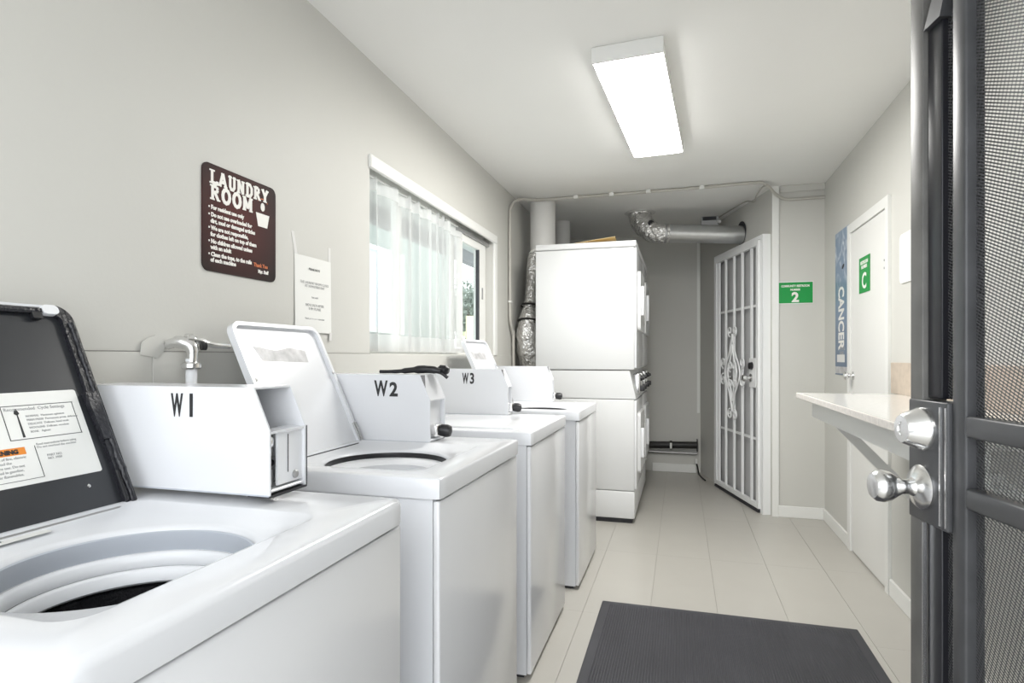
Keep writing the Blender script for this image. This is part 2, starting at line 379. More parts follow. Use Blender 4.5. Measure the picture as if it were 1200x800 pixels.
MB().cyl((XL-.036, 2.274, 2.005), (XL-.036, 3.60, 2.005), .006, 10).build('curtain_rod', 'trim', cur)

# right wall door (white slab) and frame
dr = sroot('door_1', (XR, 3.76, 0))
f = MB(); f.box(XR-.016, XR-.0005, 4.08, 4.14, 0, 1.965).box(XR-.016, XR-.0005, 3.38, 3.43, 0, 1.965).box(XR-.016, XR-.0005, 3.38, 4.14, 1.965, 2.02)
f.build('door_frame', 'trim', dr, smooth=False)
sl = MB().box(XR-.007, XR-.0005, 3.434, 4.076, .012, 1.962, .002, 1).build('door_slab', 'door', dr, smooth=False)
k = MB().lathe([(.026, 0), (.026, .005), (.011, .008), (.011, .025), (.024, .035), (.026, .045), (.018, .054)], (XR-.007, 4.03, 1.085), (-1, 0, 0), 20)
k.build('door_knob', 'chrome', sl)
for z in (1.66, 1.70): MB().cyl((XR-.007, 3.46, z), (XR-.010, 3.46, z), .006, 8).build('hinge_screw', 'dullmetal', sl)
for z in (.47, .50, .53): MB().cyl((XR-.007, 3.465, z), (XR-.009, 3.465, z), .005, 8).build('hinge_screw', 'dullmetal', sl)

# ------------------------------------------------------------------ washers
def frame_lid(xh, yc, zh, xt, zt):
    e1 = Vector((0, 1, 0)); e2 = Vector((xt-xh, 0, zt-zh)).normalized(); return Vector((xh, yc, zh)), e1, e2, (Vector((xt, 0, zt))-Vector((xh, 0, zh))).length

def washer(y0, W, xf, label, num, lid, ringmat, bz=.92, bx=-.79, by=.53, bw=.13, opened=False):
    D = .68; xb = xf-D; Z = .92; y1 = y0+W
    t = thing('washing_machine', label, 'washer', (xf-D/2, y0+W/2, 0), group='top-loading coin washers along the left wall')
    # cabinet and feet
    cb = MB(); c0, c1, c2, c3 = xb+.01, xf-.022, y0+.008, y1-.008
    cb.box(c0, c1, c2, c2+.006, .016, Z-.05).box(c0, c1, c3-.006, c3, .016, Z-.05).box(c0, c0+.006, c2+.006, c3-.006, .016, Z-.05).box(c1-.006, c1, c2+.006, c3-.006, .016, Z-.05).box(c0+.006, c1-.006, c2+.006, c3-.006, .016, .03)
    cb.build('cabinet', 'enamel', t, smooth=False)
    for ax in (xb+.06, xf-.06):
        for ay in (y0+.06, y1-.06): MB().cyl((ax, ay, 0), (ax, ay, .0165), .02, 12).build('foot', 'black', t)
    MB().box(xb+.03, xf-.035, y0+.02, y1-.02, .001, .0158).build('base_tray', 'seam', t, smooth=False)
    MB().box(xf-.0215, xf-.004, y0+.006, y1-.006, .020, Z-.053, .006, 3).build('front_panel', 'enamel_side', t, angle=50)
    # deck: rings from the tub opening out to the lip
    cx, cy = xf-(.25 if opened else .285), y0+.285; R = .172
    N = 160; wx0, wx1, wy0, wy1, wr = xf-.50, xf-.085, y0+.075, y0+.52, .04
    def ray(x0, x1, a0, a1, r, th):
        c, s_ = math.cos(th), math.sin(th); lo, hi = 0., 2.
        def inside(q):
            px, py = cx+c*q, cy+s_*q
            qx = max(x0+r-px, px-(x1-r), 0); qy = max(a0+r-py, py-(a1-r), 0)
            return qx*qx+qy*qy <= r*r and x0-1e-9 <= px <= x1+1e-9 and a0-1e-9 <= py <= a1+1e-9
        for _ in range(30):
            m_ = (lo+hi)/2
            if inside(m_): lo = m_
            else: hi = m_
        return lo
    ths = [2*PI*i/N for i in range(N)]
    rings = []
    def circ(r, z): rings.append([(cx+r*math.cos(a), cy+r*math.sin(a), z) for a in ths])
    def rect(x0, x1, a0, a1, r, z): rings.append([(cx+math.cos(a)*q, cy+math.sin(a)*q, z) for a in ths for q in [ray(x0, x1, a0, a1, r, a)]])
    zw = Z-.014
    circ(R, Z-.05); circ(R, zw-.012); circ(R+.003, zw-.006); circ(R+.012, zw-.002)
    rect(wx0+.018, wx1-.018, wy0+.018, wy1-.018, wr, zw); rect(wx0, wx1, wy0, wy1, wr, Z-.001); rect(wx0-.006, wx1+.006, wy0-.006, wy1+.006, wr+.006, Z)
    q = 1.0 if opened else .4
    rect(xb+.012*q, xf-.014*q, y0+.012*q, y1-.012*q, .012, Z); rect(xb+.004*q, xf-.005*q, y0+.004*q, y1-.004*q, .012, Z-.004*q); rect(xb, xf, y0, y1, .012, Z-.013*q); rect(xb, xf, y0, y1, .012, Z-.048)
    b = MB(); vs = [p for r in rings for p in r]
    b.add(vs, [(j*N+i, j*N+(i+1) % N, (j+1)*N+(i+1) % N, (j+1)*N+i) for j in range(len(rings)-1) for i in range(N)])
    b.build('top_deck', 'enamel', t, angle=50)
    # tub rings
    def annul(name, prof, m, parent, n=96):
        b = MB(); vs = []
        for r, z in prof: vs += [(cx+r*math.cos(2*PI*i/n), cy+r*math.sin(2*PI*i/n), z) for i in range(n)]
        b.add(vs, [(j*n+i, j*n+(i+1) % n, (j+1)*n+(i+1) % n, (j+1)*n+i) for j in range(len(prof)-1) for i in range(n)]); return b.build(name, m, parent, angle=40)
    if ringmat == 'black':
        tb = annul('tub_cover', [(R-.0005, zw-.010), (R-.001, zw-.012), (R-.002, zw-.026), (R-.001, zw-.028)], 'black', t)
        annul('splash_ring', [(R-.001, zw-.025), (R-.03, zw-.028), (R-.045, zw-.040), (R-.046, zw-.060)], 'whiteplastic', tb)
        annul('balance_ring', [(R-.045, zw-.058), (R-.06, zw-.062), (R-.064, zw-.088), (R-.022, zw-.092)], 'whiteplastic', tb)
    else: tb = annul('tub_cover', [(R-.0005, zw-.010), (R-.003, zw-.012), (R-.004, zw-.045), (R-.003, zw-.047)], ringmat, t)
    if ringmat != 'black': annul('splash_ring', [(R-.004, zw-.043), (R-.010, zw-.044), (R-.014, zw-.048), (R-.016, zw-.064), (R-.014, zw-.068)], 'whiteplastic' if ringmat != 'black' else 'black', tb)
    if ringmat != 'black': annul('balance_ring', [(R-.014, zw-.066), (R-.020, zw-.067), (R-.024, zw-.071), (R-.026, zw-.088), (R-.022, zw-.092)], 'whiteplastic' if ringmat != 'black' else 'greyplastic', tb)
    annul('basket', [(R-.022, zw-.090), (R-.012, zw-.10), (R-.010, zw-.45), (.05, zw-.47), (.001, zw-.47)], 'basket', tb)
    MB().lathe([(.07, 0), (.05, .02), (.035, .12), (.03, .22), (.0, .24)], (cx, cy, zw-.468), (0, 0, 1), 20, caps=False).build('agitator', 'greyplastic', tb)
    if ringmat != 'black':
        annul('ring_gap', [(R-.0036, zw-.0435), (R-.0065, zw-.0431)], 'seam', tb); annul('ring_gap', [(R-.0135, zw-.0665), (R-.0175, zw-.0660)], 'seam', tb)
    # lid
    lw = .205
    if lid == 'closed':
        l = MB().box(wx0-.01, wx1-.004, wy0+.004, wy1-.004, zw+.001, Z+.006, .008, 3).build('lid', 'enamel', t, angle=50)
    else:
        O, e1, e2, L = frame_lid(xf-.498, y0+.50-lw+.02, Z-.010, xf-.680, 1.302)
        out = rrect(-lw, lw, 0, L, .035, 6, (1, 1, 0, 0)); n = e1.cross(e2)     # n points to the room
        b = MB(); b.plate(out, O, e1, e2, -.022, -.014)
        # raised rim
        inn = rrect(-lw+.012, lw-.012, .010, L-.012, .025, 6, (1, 1, 0, 0)); K = len(out)
        vs = [O+e1*a+e2*c+n*dd for dd in (-.014, 0.0) for a, c in out] + [O+e1*a+e2*c+n*dd for dd in (0.0, -.014) for a, c in inn]
        b.add(vs, [(j*K+i, j*K+(i+1) % K, (j+1)*K+(i+1) % K, (j+1)*K+i) for j in range(3) for i in range(K)])
        l = b.build('lid', 'enamel', t, angle=40)
        if lid == 'black':
            MB().plate(rrect(-lw+.0125, lw-.0125, .0105, L-.0125, .024, 5, (1, 1, 0, 0)), O, e1, e2, -.0135, -.006).build('inner_panel', 'lidblack', l, smooth=False)
            for sgn in (-1, 1):
                r_ = .034; arc = [(sgn*(lw-r_+r_*math.cos(q*PI/16)), L-r_+r_*math.sin(q*PI/16)) for q in range(0, 8)]
                inner = [(sgn*(lw-r_+.010*math.cos(q*PI/16)), L-r_+.010*math.sin(q*PI/16)) for q in range(7, -1, -1)]
                pol = [(sgn*(lw+.001), .002)]+arc+inner+[(sgn*(lw-.024), .24), (sgn*(lw-.022), .002)]
                MB().plate(pol if sgn > 0 else pol[::-1], O, e1, e2, -.0225, .0035).build('gasket', 'gasket', l, angle=60)
                MB().tube([O+e1*(sgn*(lw-.010+.003*random.random()))+e2*q+n*.003 for q in [.006+i*(L-.045)/22 for i in range(23)]], [.0045+.003*random.random() for i in range(23)], 8).build('gasket_bead', 'gasket', l, angle=60)
                MB().plate([(-.006+sgn*(lw-.02), .14), (.012+sgn*(lw-.02), .14), (.012+sgn*(lw-.02), .24), (-.012+sgn*(lw-.02), .24)], O, e1, e2, -.004, .009).build('gasket_clip', 'gasket', l)
            MB().tube([O+e1*q+e2*(L-.014)+n*.001 for q in (-lw+.05, 0, lw-.06)], .007, 8).build('gasket', 'gasket', l)
            MB().box(0, .001, 0, .001, 0, .001) if False else None
            MB().plate(rrect(lw-.058, lw-.026, L-.022, L-.002, .009, 4), O, e1, e2, -.004, .007).build('lid_bumper', 'whiteplastic', l)
            MB().plate(rrect(lw-.078, lw-.060, L-.032, L-.014, .003, 3), O, e1, e2, -.004, .005).build('lid_bumper', 'black', l)
            MB().lathe([(.0035, 0), (.0035, .0015), (.001, .003)], O+e1*(lw-.075)+e2*.058+n*-.006, n, 10).build('screw', 'chrome', l)
            lab = MB().plate(rrect(-.16, lw-.040, .082, .252, .004, 2), O, e1, e2, -.006, -.0055).build('label_sheet', 'paper', l, smooth=False)
            P = lambda a, c: O+e1*(a+.016)+e2*(c-.036)+n*-.0054
            bx_ = MB()
            for (a0, a1, c0, c1) in ((.010, .136, .262, .2632), (.010, .136, .199, .2002), (.010, .0112, .199, .263), (.134, .1352, .2, .2632)):
                bx_.plate([(a0, c0), (a1, c0), (a1, c1), (a0, c1)], P(0, 0), e1, e2, 0, .0003)
            for (a0, a1, c0, c1) in ((-.14, .045, .127, .1278), (.0442, .0452, .127, .186)):
                bx_.plate([(a0, c0), (a1, c0), (a1, c1), (a0, c1)], P(0, 0), e1, e2, 0, .0003)
            bx_.build('label_border', 'ink', lab, smooth=False)
            MB().plate([(.0315, .203), (.0355, .203), (.0345, .245), (.0375, .248), (.0345, .257), (.0315, .257), (.0285, .248), (.0325, .245)], P(0, 0), e1, e2, 0, .0003).build('bottle_picture', 'ink', lab, smooth=False)
            text('label_text', 'Recommended  Cycle Settings', .0085, P(.014, .2535), e1, e2, 'greyink', lab)
            text('label_text', 'NORMAL  Maximum agitation\nPERM PRESS  Permanent press, delicates\nDELICATE  Delicate, hand wash\nWOOLENS  Delicate, woolens\nSOAK   Agitate', .0055, P(.046, .240), e1, e2, 'greyink', lab, space=1.35)
            text('label_text', 'Read instructions before using\nDo not overload the machine', .0058, P(.048, .186), e1, e2, 'greyink', lab)
            text('label_text', 'PART NO.\nNO. 3950', .006, P(.060, .163), e1, e2, 'greyink', lab)
            text('label_text', 'To reduce the risk of fire, electric\nshock or injury, read the\ninstructions before use. Do not\nwash items soaked in gasoline,\nsolvents or other flammables.', .0066, P(-.065, .166), e1, e2, 'greyink', lab, space=1.15)
            MB().plate([(-.14, .173), (.028, .173), (.028, .186), (-.14, .186)], P(0, 0), e1, e2, 0, .0003).build('warning_band', 'orange', lab, smooth=False)
            text('warning_text', 'WARNING', .0105, P(-.035, .1755), e1, e2, 'ink', lab, bold=.0005, sx=1.0, depth=.0010)
            # sticker on the deck below the lid
            st = MB().plate(rrect(-.115, .035, 0, .017, .003, 2), (wx0+.026, cy+.02, zw+.0045), (0, 1, 0), (-1, 0, .08), 0, .0005).build('deck_sticker', 'paper', t, smooth=False)
            text('sticker_text', 'MODEL NUMBER  SERIAL NO.\n120V 60Hz', .0055, (wx0+.016, cy-.085, zw+.006), (0, 1, 0), (-1, 0, .08), 'ink', st)
        else:
            st = MB().plate([(-.115, L-.12), (.10, L-.125), (.105, L-.085), (.03, L-.073), (-.04, L-.085), (-.135, L-.07)], O, e1, e2, -.014, -.0133).build('worn_sticker', 'silver', l, smooth=False)
            for a, c in ((-lw+.03, .255), (lw-.014, .26)):
                MB().lathe([(.0055, 0), (.0055, .003), (.002, .0045)], O+e1*a+e2*c+n*(-.014 if a < 0 else 0), n, 12).build('screw', 'dullmetal', l)
        hg = MB(); hg.tube([O+e1*(lw-.02)+e2*q+n*.004 for q in (.075, .012)], .0035, 8); hg.tube([O+e1*(lw-.006)+e2*q+n*.004 for q in (.075, .012)], .0035, 8)
        hg.build('hinge', 'black' if lid == 'black' else 'dullmetal', l)
        MB().tube([O+e1*(-lw)+e2*.002+n*.003, O+e1*(lw-.01)+e2*.002+n*.003, O+e1*(lw)+e2*.006+n*.003], .0035, 8).build('hinge_rod', 'dullmetal' if lid == 'black' else 'black', l)
    # meter case with the coin slide
    ya, yb = y0+by, y0+by+bw; xr = -1.235; ztop = 1.141; zs = 1.058; xs = bx-.037; th = .004
    side = [(xr, bz), (bx, bz), (bx, zs), (xs, ztop), (xr, ztop)]
    c = MB(); ex, ez = (1, 0, 0), (0, 0, 1)      # plates in XZ; normal of ex x ez = -Y
    c.plate(side, (0, ya+th, 0), ex, ez, 0, th); c.plate(side, (0, yb, 0), ex, ez, 0, th)
    c.box(xr, xs, ya+th, yb-th, ztop-th, ztop); c.box(xr, xr+th, ya+th, yb-th, bz, ztop-th); c.box(xr+th, bx-.03, ya+th, yb-th, bz, bz+th)
    mc = c.build('meter_case', 'enamel', t, smooth=False)
    if opened:
        MB().box(bx-.045, bx-.002, ya+th, yb-th, zs-.006, zs-.001).build('shelf', 'enamel', mc, smooth=False)
        MB().box(bx-.15, bx-.146, ya+th, yb-th, zs, ztop-th).build('inner_wall', 'greyplastic', mc, smooth=False)
        MB().lathe([(.030, 0), (.034, .012), (.030, .03), (.018, .035)], (bx-.146, ya+.045, 1.10), (1, 0, 0), 18).build('meter_dial', 'dullmetal', mc)
        fp = MB().box(bx-.012, bx-.007, ya+th+.028, yb-th, bz+.014, zs-.006).build('face_plate', 'whiteplastic', mc, smooth=False)
        MB().box(bx-.0068, bx-.0062, ya+.062, ya+.064, bz+.035, zs-.012).build('slot', 'seam', fp, smooth=False)
        MB().lathe([(.0085, 0), (.0085, .003), (.006, .005)], (bx-.007, yb-.028, bz+.027), (1, 0, 0), 18).build('lock', 'dullmetal', fp)
        MB().box(bx-.022, bx-.017, ya+th, ya+th+.028, bz+.014, zs-.006).build('slide_bracket', 'dullmetal', mc, smooth=False)
        MB().lathe([(.014, 0), (.014, .005), (.007, .006), (.007, -.01)], (bx-.017, ya+.02, bz+.06), (1, 0, 0), 18).build('coin_hole', 'black', mc)
        MB().lathe([(.010, 0), (.010, .005), (.004, .007)], (bx-.017, ya+.018, bz+.10), (1, 0, 0), 14).build('coin_bolt', 'chrome', mc)
        MB().box(bx-.05, bx-.002, ya+th, yb-th, bz+.004, bz+.010, .002, 1).build('base_plate', 'whiteplastic', mc, smooth=False)
        MB().box(bx-.05, bx+.0015, ya, yb+.001, bz-.004, bz).build('base_gasket', 'seam', mc, smooth=False)
        MB().box(bx-.005, bx+.0012, yb, yb+.002, bz, zs).build('edge_gasket', 'seam', mc, smooth=False)
    else:
        MB().plate([(0, 0), (bw-.008, 0), (bw-.008, .091), (.004, .091)], (bx-.001, ya+th, zs), (0, 1, 0), (xs-bx, 0, ztop-zs), -.003, 0).build('slanted_face', 'enamel', mc, smooth=False)
        MB().plate([(-.002, .042), (.034, .088), (-.002, .088)], (bx-.001, ya+th, zs), (0, 1, 0), (xs-bx, 0, ztop-zs), 0, .0012).build('cut_out', 'darkgrey', mc, smooth=False)
        MB().box(bx-.020, bx-.016, ya+th, yb-th, bz+.004, zs).build('face_plate', 'enamel', mc, smooth=False)
        MB().box(bx-.016, bx-.001, ya+th, yb-th, zs-.004, zs).build('shelf', 'enamel', mc, smooth=False)
        sl = MB().box(bx-.016, bx+.012, ya+.03, ya+.085, bz+.012, bz+.055, .006, 2).build('coin_slide', 'chrome', mc, angle=50)
        MB().lathe([(.012, 0), (.020, .008), (.022, .03), (.018, .042), (.006, .046)], (bx+.004, ya+.062, bz+.034), (1, .1, -.1), 16).build('slide_knob', 'black', sl)
        MB().box(bx-.016, bx+.004, ya+th, yb-th, bz+.002, bz+.010, .002, 1).build('base_plate', 'whiteplastic', mc, smooth=False)
    MB().box(xr, bx-.002, ya-.0008, ya, bz-.0015, bz+.0012).build('base_seam', 'greyplastic', mc, smooth=False)
    if num: 
        for s, xx, size, sx in num: text('number_letter', s, size, (xx, ya-.0002, bz+.15 if bz < .93 else bz+.148), (1, 0, 0), (0, 0, 1), 'ink', mc, sx=sx, bold=.0022)
    return t

washer(.39, .68, -.53, 'nearest white top-loading washer marked W 1, its black-lined lid standing open', [('W', -.982, .062, .42), ('1', -.945, .062, .75)], 'black', 'greyplastic', bz=.935, bx=-.75, by=.557, bw=.113, opened=True)
washer(1.25, .68, -.53, 'white top-loading washer marked W2 with its white lid open', [('W', -.992, .072, .62), ('2', -.937, .064, .95)], 'white', 'black')
washer(2.11, .68, -.53, 'white top-loading washer marked W3 with its lid closed', [('W', -1.034, .072, .40), ('3', -.997, .072, .72)], 'closed', 'black', by=.61-.0, bw=.065, bx=-.80)
washer(3.00, .65, -.50, 'farthest white washer in the row, beside the stacked dryers, its lid open', None, 'white', 'black', bx=-.77, by=.60, bw=.045)

# ------------------------------------------------------------------ stacked dryers
def dryer(y0, label):
    xf, xb, W = -.31, -1.05, .68; y1 = y0+W
    t = thing('stacked_dryer', label, 'dryer', ((xf+xb)/2, y0+W/2, 0), group='stacked dryers in the back corner')
    MB().box(xb+.03, xf-.03, y0+.02, y1-.02, 0, .035).build('plinth', 'seam', t, smooth=False)
    lc = MB().box(xb, xf-.012, y0, y1, .235, .892, .006, 2).build('lower_cabinet', 'matte', t, angle=50)
    MB().box(xb, xf-.010, y0, y1, .035, .230, .006, 2).build('kick_panel', 'matte', t, angle=50)
    con = MB().plate([(xb, .897), (xf, .897), (xf-.045, 1.100), (xb, 1.100)], (0, y1-.001, 0), (1, 0, 0), (0, 0, 1), 0, W-.002).build('control_console', 'matte', t, smooth=False)
    uc = MB().box(xb, xf-.012, y0, y1, 1.106, 1.990, .006, 2).build('upper_cabinet', 'matte', t, angle=50)
    MB().box(xb-.002, xf+.002, y0-.003, y1+.001, 1.994, 2.038, .008, 3).build('top_cover', 'matte', t, angle=50)
    for z0, z1, par in ((.25, .885, lc), (1.12, 1.985, uc)):
        MB().box(xf-.0118, xf+.004, y0+.004, y1-.004, z0, z1, .004, 2).build('front_panel', 'enamel_side', par, angle=50)
        zc = (z0+z1)/2+(.06 if z0 > 1 else 0)
        dr = MB().plate(rrect(-.23, .23, -.22, .22, .03, 5), (xf+.004, y0+W/2, zc), (0, 1, 0), (0, 0, 1), 0, .022).build('door', 'matte', par, angle=40)
        hb = MB(); ya = y0+W/2-.20
        hb.box(xf+.026, xf+.050, ya-.012, ya+.012, zc-.11, zc+.11, .006, 2); hb.build('handle', 'whiteplastic', dr, angle=50)
        MB().box(xf+.0262, xf+.030, ya+.02, ya+.03, zc-.10, zc+.10).build('handle_recess', 'seam', dr, smooth=False)
        for q in (-.13, .13): MB().box(xf+.004, xf+.03, y0+W/2+.225, y0+W/2+.245, zc+q-.03, zc+q+.03, .003, 1).build('hinge', 'chrome', dr, smooth=False)
    # latch and badge on the upper front
    MB().box(xf+.004, xf+.007, y0+.12, y0+.17, 1.24, 1.29).build('badge', 'dullmetal', uc, smooth=False)
    # two coin mechanisms on the console
    for q in (.16, .44):
        cm = MB().box(xf-.035, xf+.018, y0+q, y0+q+.13, .925, 1.075, .008, 2).build('coin_box', 'chrome', con, angle=50)
        MB().box(xf+.010, xf+.05, y0+q+.02, y0+q+.075, .945, .985, .006, 2).build('coin_slide', 'black', cm, angle=50)
        MB().lathe([(.022, 0), (.022, .01), (.014, .014), (.012, .03)], (xf+.016, y0+q+.09, 1.04), (1, 0, 0), 16).build('coin_dial', 'black', cm)
    return t
dryer(4.30, 'white stacked dryer nearest the washers, its plain side facing the room')
dryer(4.985, 'white stacked dryer beside the back wall, mostly behind the first stack')

# ------------------------------------------------------------------ ceiling light
lf = thing('ceiling_light', 'long white wraparound fluorescent light glowing on the ceiling', 'light', (-.172, 3.045, HC), math.radians(-3.7))
MB().box(-.145, .145, -.605, .605, -.058, 0, .002, 1).build('housing', 'fixture', lf, local=True, smooth=False)
for s in (-1, 1):
    a, b = sorted((s*.606, s*.622)); MB().box(-.146, .146, a, b, -.066, 0, .004, 2).build('end_cap', 'fixture', lf, local=True, angle=50)
prof = [(-.142, -.0582), (-.139, -.063), (-.10, -.0655), (.10, -.0655), (.139, -.063), (.142, -.0582)]
MB().plate([(a, c) for a, c in prof], (0, .605, 0), (1, 0, 0), (0, 0, 1), 0, 1.21).build('diffuser', 'diffuser', lf, local=True)

# ------------------------------------------------------------------ pipes, ducts and cables
cp = thing('conduit', 'painted conduit rising up the left wall and crossing the ceiling', 'conduit', (-1.275, 4.38, 1.12))
r = .011
MB().tube([(-1.268, 4.46, .15), (-1.268, 4.46, 1.30), (-1.270, 4.45, 1.38), (-1.273, 4.39, 1.47), (-1.273, 4.38, 1.60), (-1.273, 4.38, 2.24), (-1.270, 4.40, 2.36), (-1.235, 4.48, 2.44), (-1.15, 4.60, 2.464), (-1.0, 4.63, 2.466), (.0, 4.63, 2.466), (.50, 4.61, 2.466), (.60, 4.65, 2.455), (.67, 4.73, 2.41), (.74, 4.785, 2.38), (.82, 4.795, 2.375), (1.018, 4.795, 2.375)], r, 10, smooth=6).build('pipe', 'conduit', cp)
for x in (-.80, -.52, -.24, .15): MB().box(x-.018, x+.018, 4.612, 4.648, 2.452, HC, .003, 1).build('strap', 'trim', cp, smooth=False)
MB().box(-1.285, -1.258, 4.365, 4.395, 1.62, 1.635).build('strap', 'trim', cp, smooth=False)
o = MB().tube([(.60, 4.63, 2.45), (.575, 4.70, 2.452), (.55, 4.82, 2.42), (.545, 4.90, 2.40), (.50, 5.10, 2.455), (.40, 5.45, 2.468), (.285, 5.80, 2.468)], .006, 8, smooth=6).build('ceiling_cable', 'cable', None, loc=(.40, 5.45, 2.47))
tag(o, 'thin grey cable running along the ceiling above the white gate', 'cable')
jb = thing('junction_box', 'small open metal box under the ceiling above the silver duct', 'box', (.25, 5.74, HC))
b = MB(); b.box(.18, .33, 5.66, 5.665, 2.40, HC).box(.18, .33, 5.80, 5.805, 2.40, HC).box(.18, .185, 5.665, 5.80, 2.40, HC).box(.325, .33, 5.665, 5.80, 2.40, HC).box(.185, .325, 5.665, 5.80, 2.40, 2.404)
b.build('box_body', 'dullmetal', jb, smooth=False)
MB().box(.19, .31, 5.655, 5.66, 2.445, 2.478).build('knockout', 'seam', jb, smooth=False)
MB().cyl((.325, 5.66, 2.43), (.335, 5.62, 2.42), .014, 10).build('cable_clamp', 'trim', jb)
# silver duct
dv = thing('vent_duct', 'shiny silver round vent duct running into the slanted wall', 'duct', (.15, 5.3, 2.25))
MB().cyl((-.14, 5.24, 2.266), (.53, 5.36, 2.235), .077, 32).build('straight_pipe', 'steel', dv)
MB().lathe([(.083, 0), (.086, .01), (.083, .02)], (-.14, 5.24, 2.262), (.67, .12, -.037), 32, caps=False).build('crimp_band', 'dullmetal', dv)
MB().tube([(-.10, 5.245, 2.262), (-.19, 5.235, 2.264), (-.25, 5.25, 2.29), (-.31, 5.29, 2.35), (-.345, 5.33, 2.42), (-.35, 5.34, 2.478)], [.082, .085, .09, .094, .098, .102], 24, smooth=4).build('elbow', 'foil', dv)
MB().lathe([(.10, 0), (.135, .004), (.135, .008), (.10, .010)], (-.35, 5.34, 2.470), (0, 0, 1), 28).build('ceiling_collar', 'ductwhite', dv)
e = MB(); e.lathe([(.03, 0), (.03, .004)], (-.245, 5.185, 2.345), (.35, -.8, .35), 14); e.build('torn_opening', 'seam', dv)
e = MB(); e.lathe([(.098, 0), (.098, .003)], (.495, 5.362, 2.255), (-d.y, d.x, 0), 28); e.build('wall_hole', 'seam', dv)
# white vertical exhaust pipes and the foil hose behind the dryers
def exhaust(x, y, rr, label):
    t = thing('exhaust_pipe', label, 'duct', (x, y, 2.04))
    MB().cyl((x, y, 2.040), (x, y, HC), rr, 36).build('pipe', 'ductwhite', t)
    MB().lathe([(rr, 0), (rr+.012, .004), (rr+.008, .02), (rr, .024)], (x, y, 2.040), (0, 0, 1), 36).build('collar', 'ductwhite', t)
    return t
ex1 = exhaust(-1.10, 4.765, .105, 'wide white exhaust pipe rising to the ceiling behind the nearest dryer')
exhaust(-1.085, 5.52, .075, 'narrower white exhaust pipe behind the wide one above the dryers')
MB().tube([(-1.19, 4.68, 2.050), (-1.16, 4.65, 2.060), (-1.09, 4.65, 2.10)], .008, 8, smooth=4).build('tape_end', 'paper', ex1)
hs = [(-1.165, 4.70, 2.03), (-1.165, 4.66, 1.85), (-1.165, 4.62, 1.70), (-1.168, 4.58, 1.60), (-1.170, 4.55, 1.50), (-1.172, 4.53, 1.40), (-1.168, 4.54, 1.28), (-1.165, 4.58, 1.19), (-1.14, 4.62, 1.15)]
hz = thing('foil_hose', 'crinkled silver foil hose squeezed between dryer and left wall', 'hose', (-1.17, 4.6, 1.15))
MB().tube(hs, [(.050 if i < 20 else .064+.028*min(1, (i-20)/12))*(1+.05*((i*7919) % 13-6)/6) for i in range(49)], 20, smooth=6).build('hose', 'foil', hz)
MB().lathe([(.069, -.008), (.074, 0), (.069, .008)], (-1.168, 4.585, 1.61), (0, -.2, -1), 24, caps=False).build('clamp', 'blackpipe', hz)
MB().lathe([(.083, -.008), (.088, 0), (.083, .008)], (-1.170, 4.545, 1.485), (0, -.2, -1), 24, caps=False).build('clamp', 'blackpipe', hz)
# black pipe low on the back wall
bp = thing('drain_pipe', 'black drain pipe running low along the back wall', 'pipe', (-.05, YB-.05, .30))
MB().cyl((-.35, YB-.042, .275), (.163, YB-.042, .290), .036, 16).build('pipe', 'blackpipe', bp)
MB().lathe([(.044, -.012), (.047, 0), (.044, .012)], (-.10, YB-.042, .282), (1, 0, .03), 18).build('coupling', 'blackpipe', bp)
MB().box(.155, .166, YB-.09, YB, .23, .35).build('wall_bracket', 'blackpipe', bp, smooth=False)
MB().box(-.11, -.09, YB-.0895, YB-.08, .25, .31).build('clip', 'trim', bp, smooth=False)
lp = thing('water_line', 'thin dark pipe below the black drain pipe', 'pipe', (-.05, YB-.03, .2))
MB().cyl((-.35, YB-.03, .205), (.16, YB-.03, .200), .013, 12).build('pipe', 'dullmetal', lp)
MB().cyl((-.18, YB-.03, .2035), (-.18, YB, .2035), .008, 8).build('standoff', 'dullmetal', lp)
cc = thing('corner_cable', 'black cable dropping to the floor in the back corner', 'cable', (.165, 6.3, 0))
MB().tube([(.150, 6.37, .12), (.165, 6.36, .06), (.175, 6.30, .01), (.20, 6.10, .008), (.225, 5.98, .008)], .008, 8, smooth=5).build('cord', 'blackpipe', cc)
MB().box(.140, .162, 6.345, 6.37, .10, .145, .003, 1).build('plug', 'trim', cc, smooth=False)

# wall tap behind the first washer
wt = thing('wall_tap', 'chrome hose tap with a white pipe on the wall behind washer W 1', 'tap', (-1.22, 1.24, 1.2))
MB().cyl((-1.222, 1.24, .30), (-1.222, 1.24, 1.195), .0135, 16).build('drop_pipe', 'whiteplastic', wt)
MB().lathe([(.021, 0), (.024, .004), (.024, .014), (.014, .02)], (-1.222, 1.24, 1.168), (0, 0, 1), 18).build('hose_nut', 'chrome', wt)
MB().tube([(-1.284, 1.225, 1.232), (-1.25, 1.23, 1.238), (-1.222, 1.24, 1.225), (-1.220, 1.24, 1.185)], [.013, .0165, .016, .013], 14, smooth=5).build('tap_body', 'chrome', wt)
MB().tube([(-1.235, 1.235, 1.245), (-1.225, 1.262, 1.243), (-1.21, 1.30, 1.232), (-1.195, 1.345, 1.228)], [.016, .010, .008, .007], 10, smooth=5).build('handle', 'chrome', wt)
MB().lathe([(.011, 0), (.011, .012)], (-1.212, 1.262, 1.228), (.4, 1, 0), 12).build('handle_hub', 'black', wt)
o = MB().plate([(.0, 0), (.045, -.008), (.07, .012), (.065, .035), (.042, .05), (.02, .042), (.004, .03)], (XL+.005, 1.145, 1.205), (0, 1, 0), (0, 0, 1), 0, .003).build('wall_patch', 'wall', wt, smooth=False)

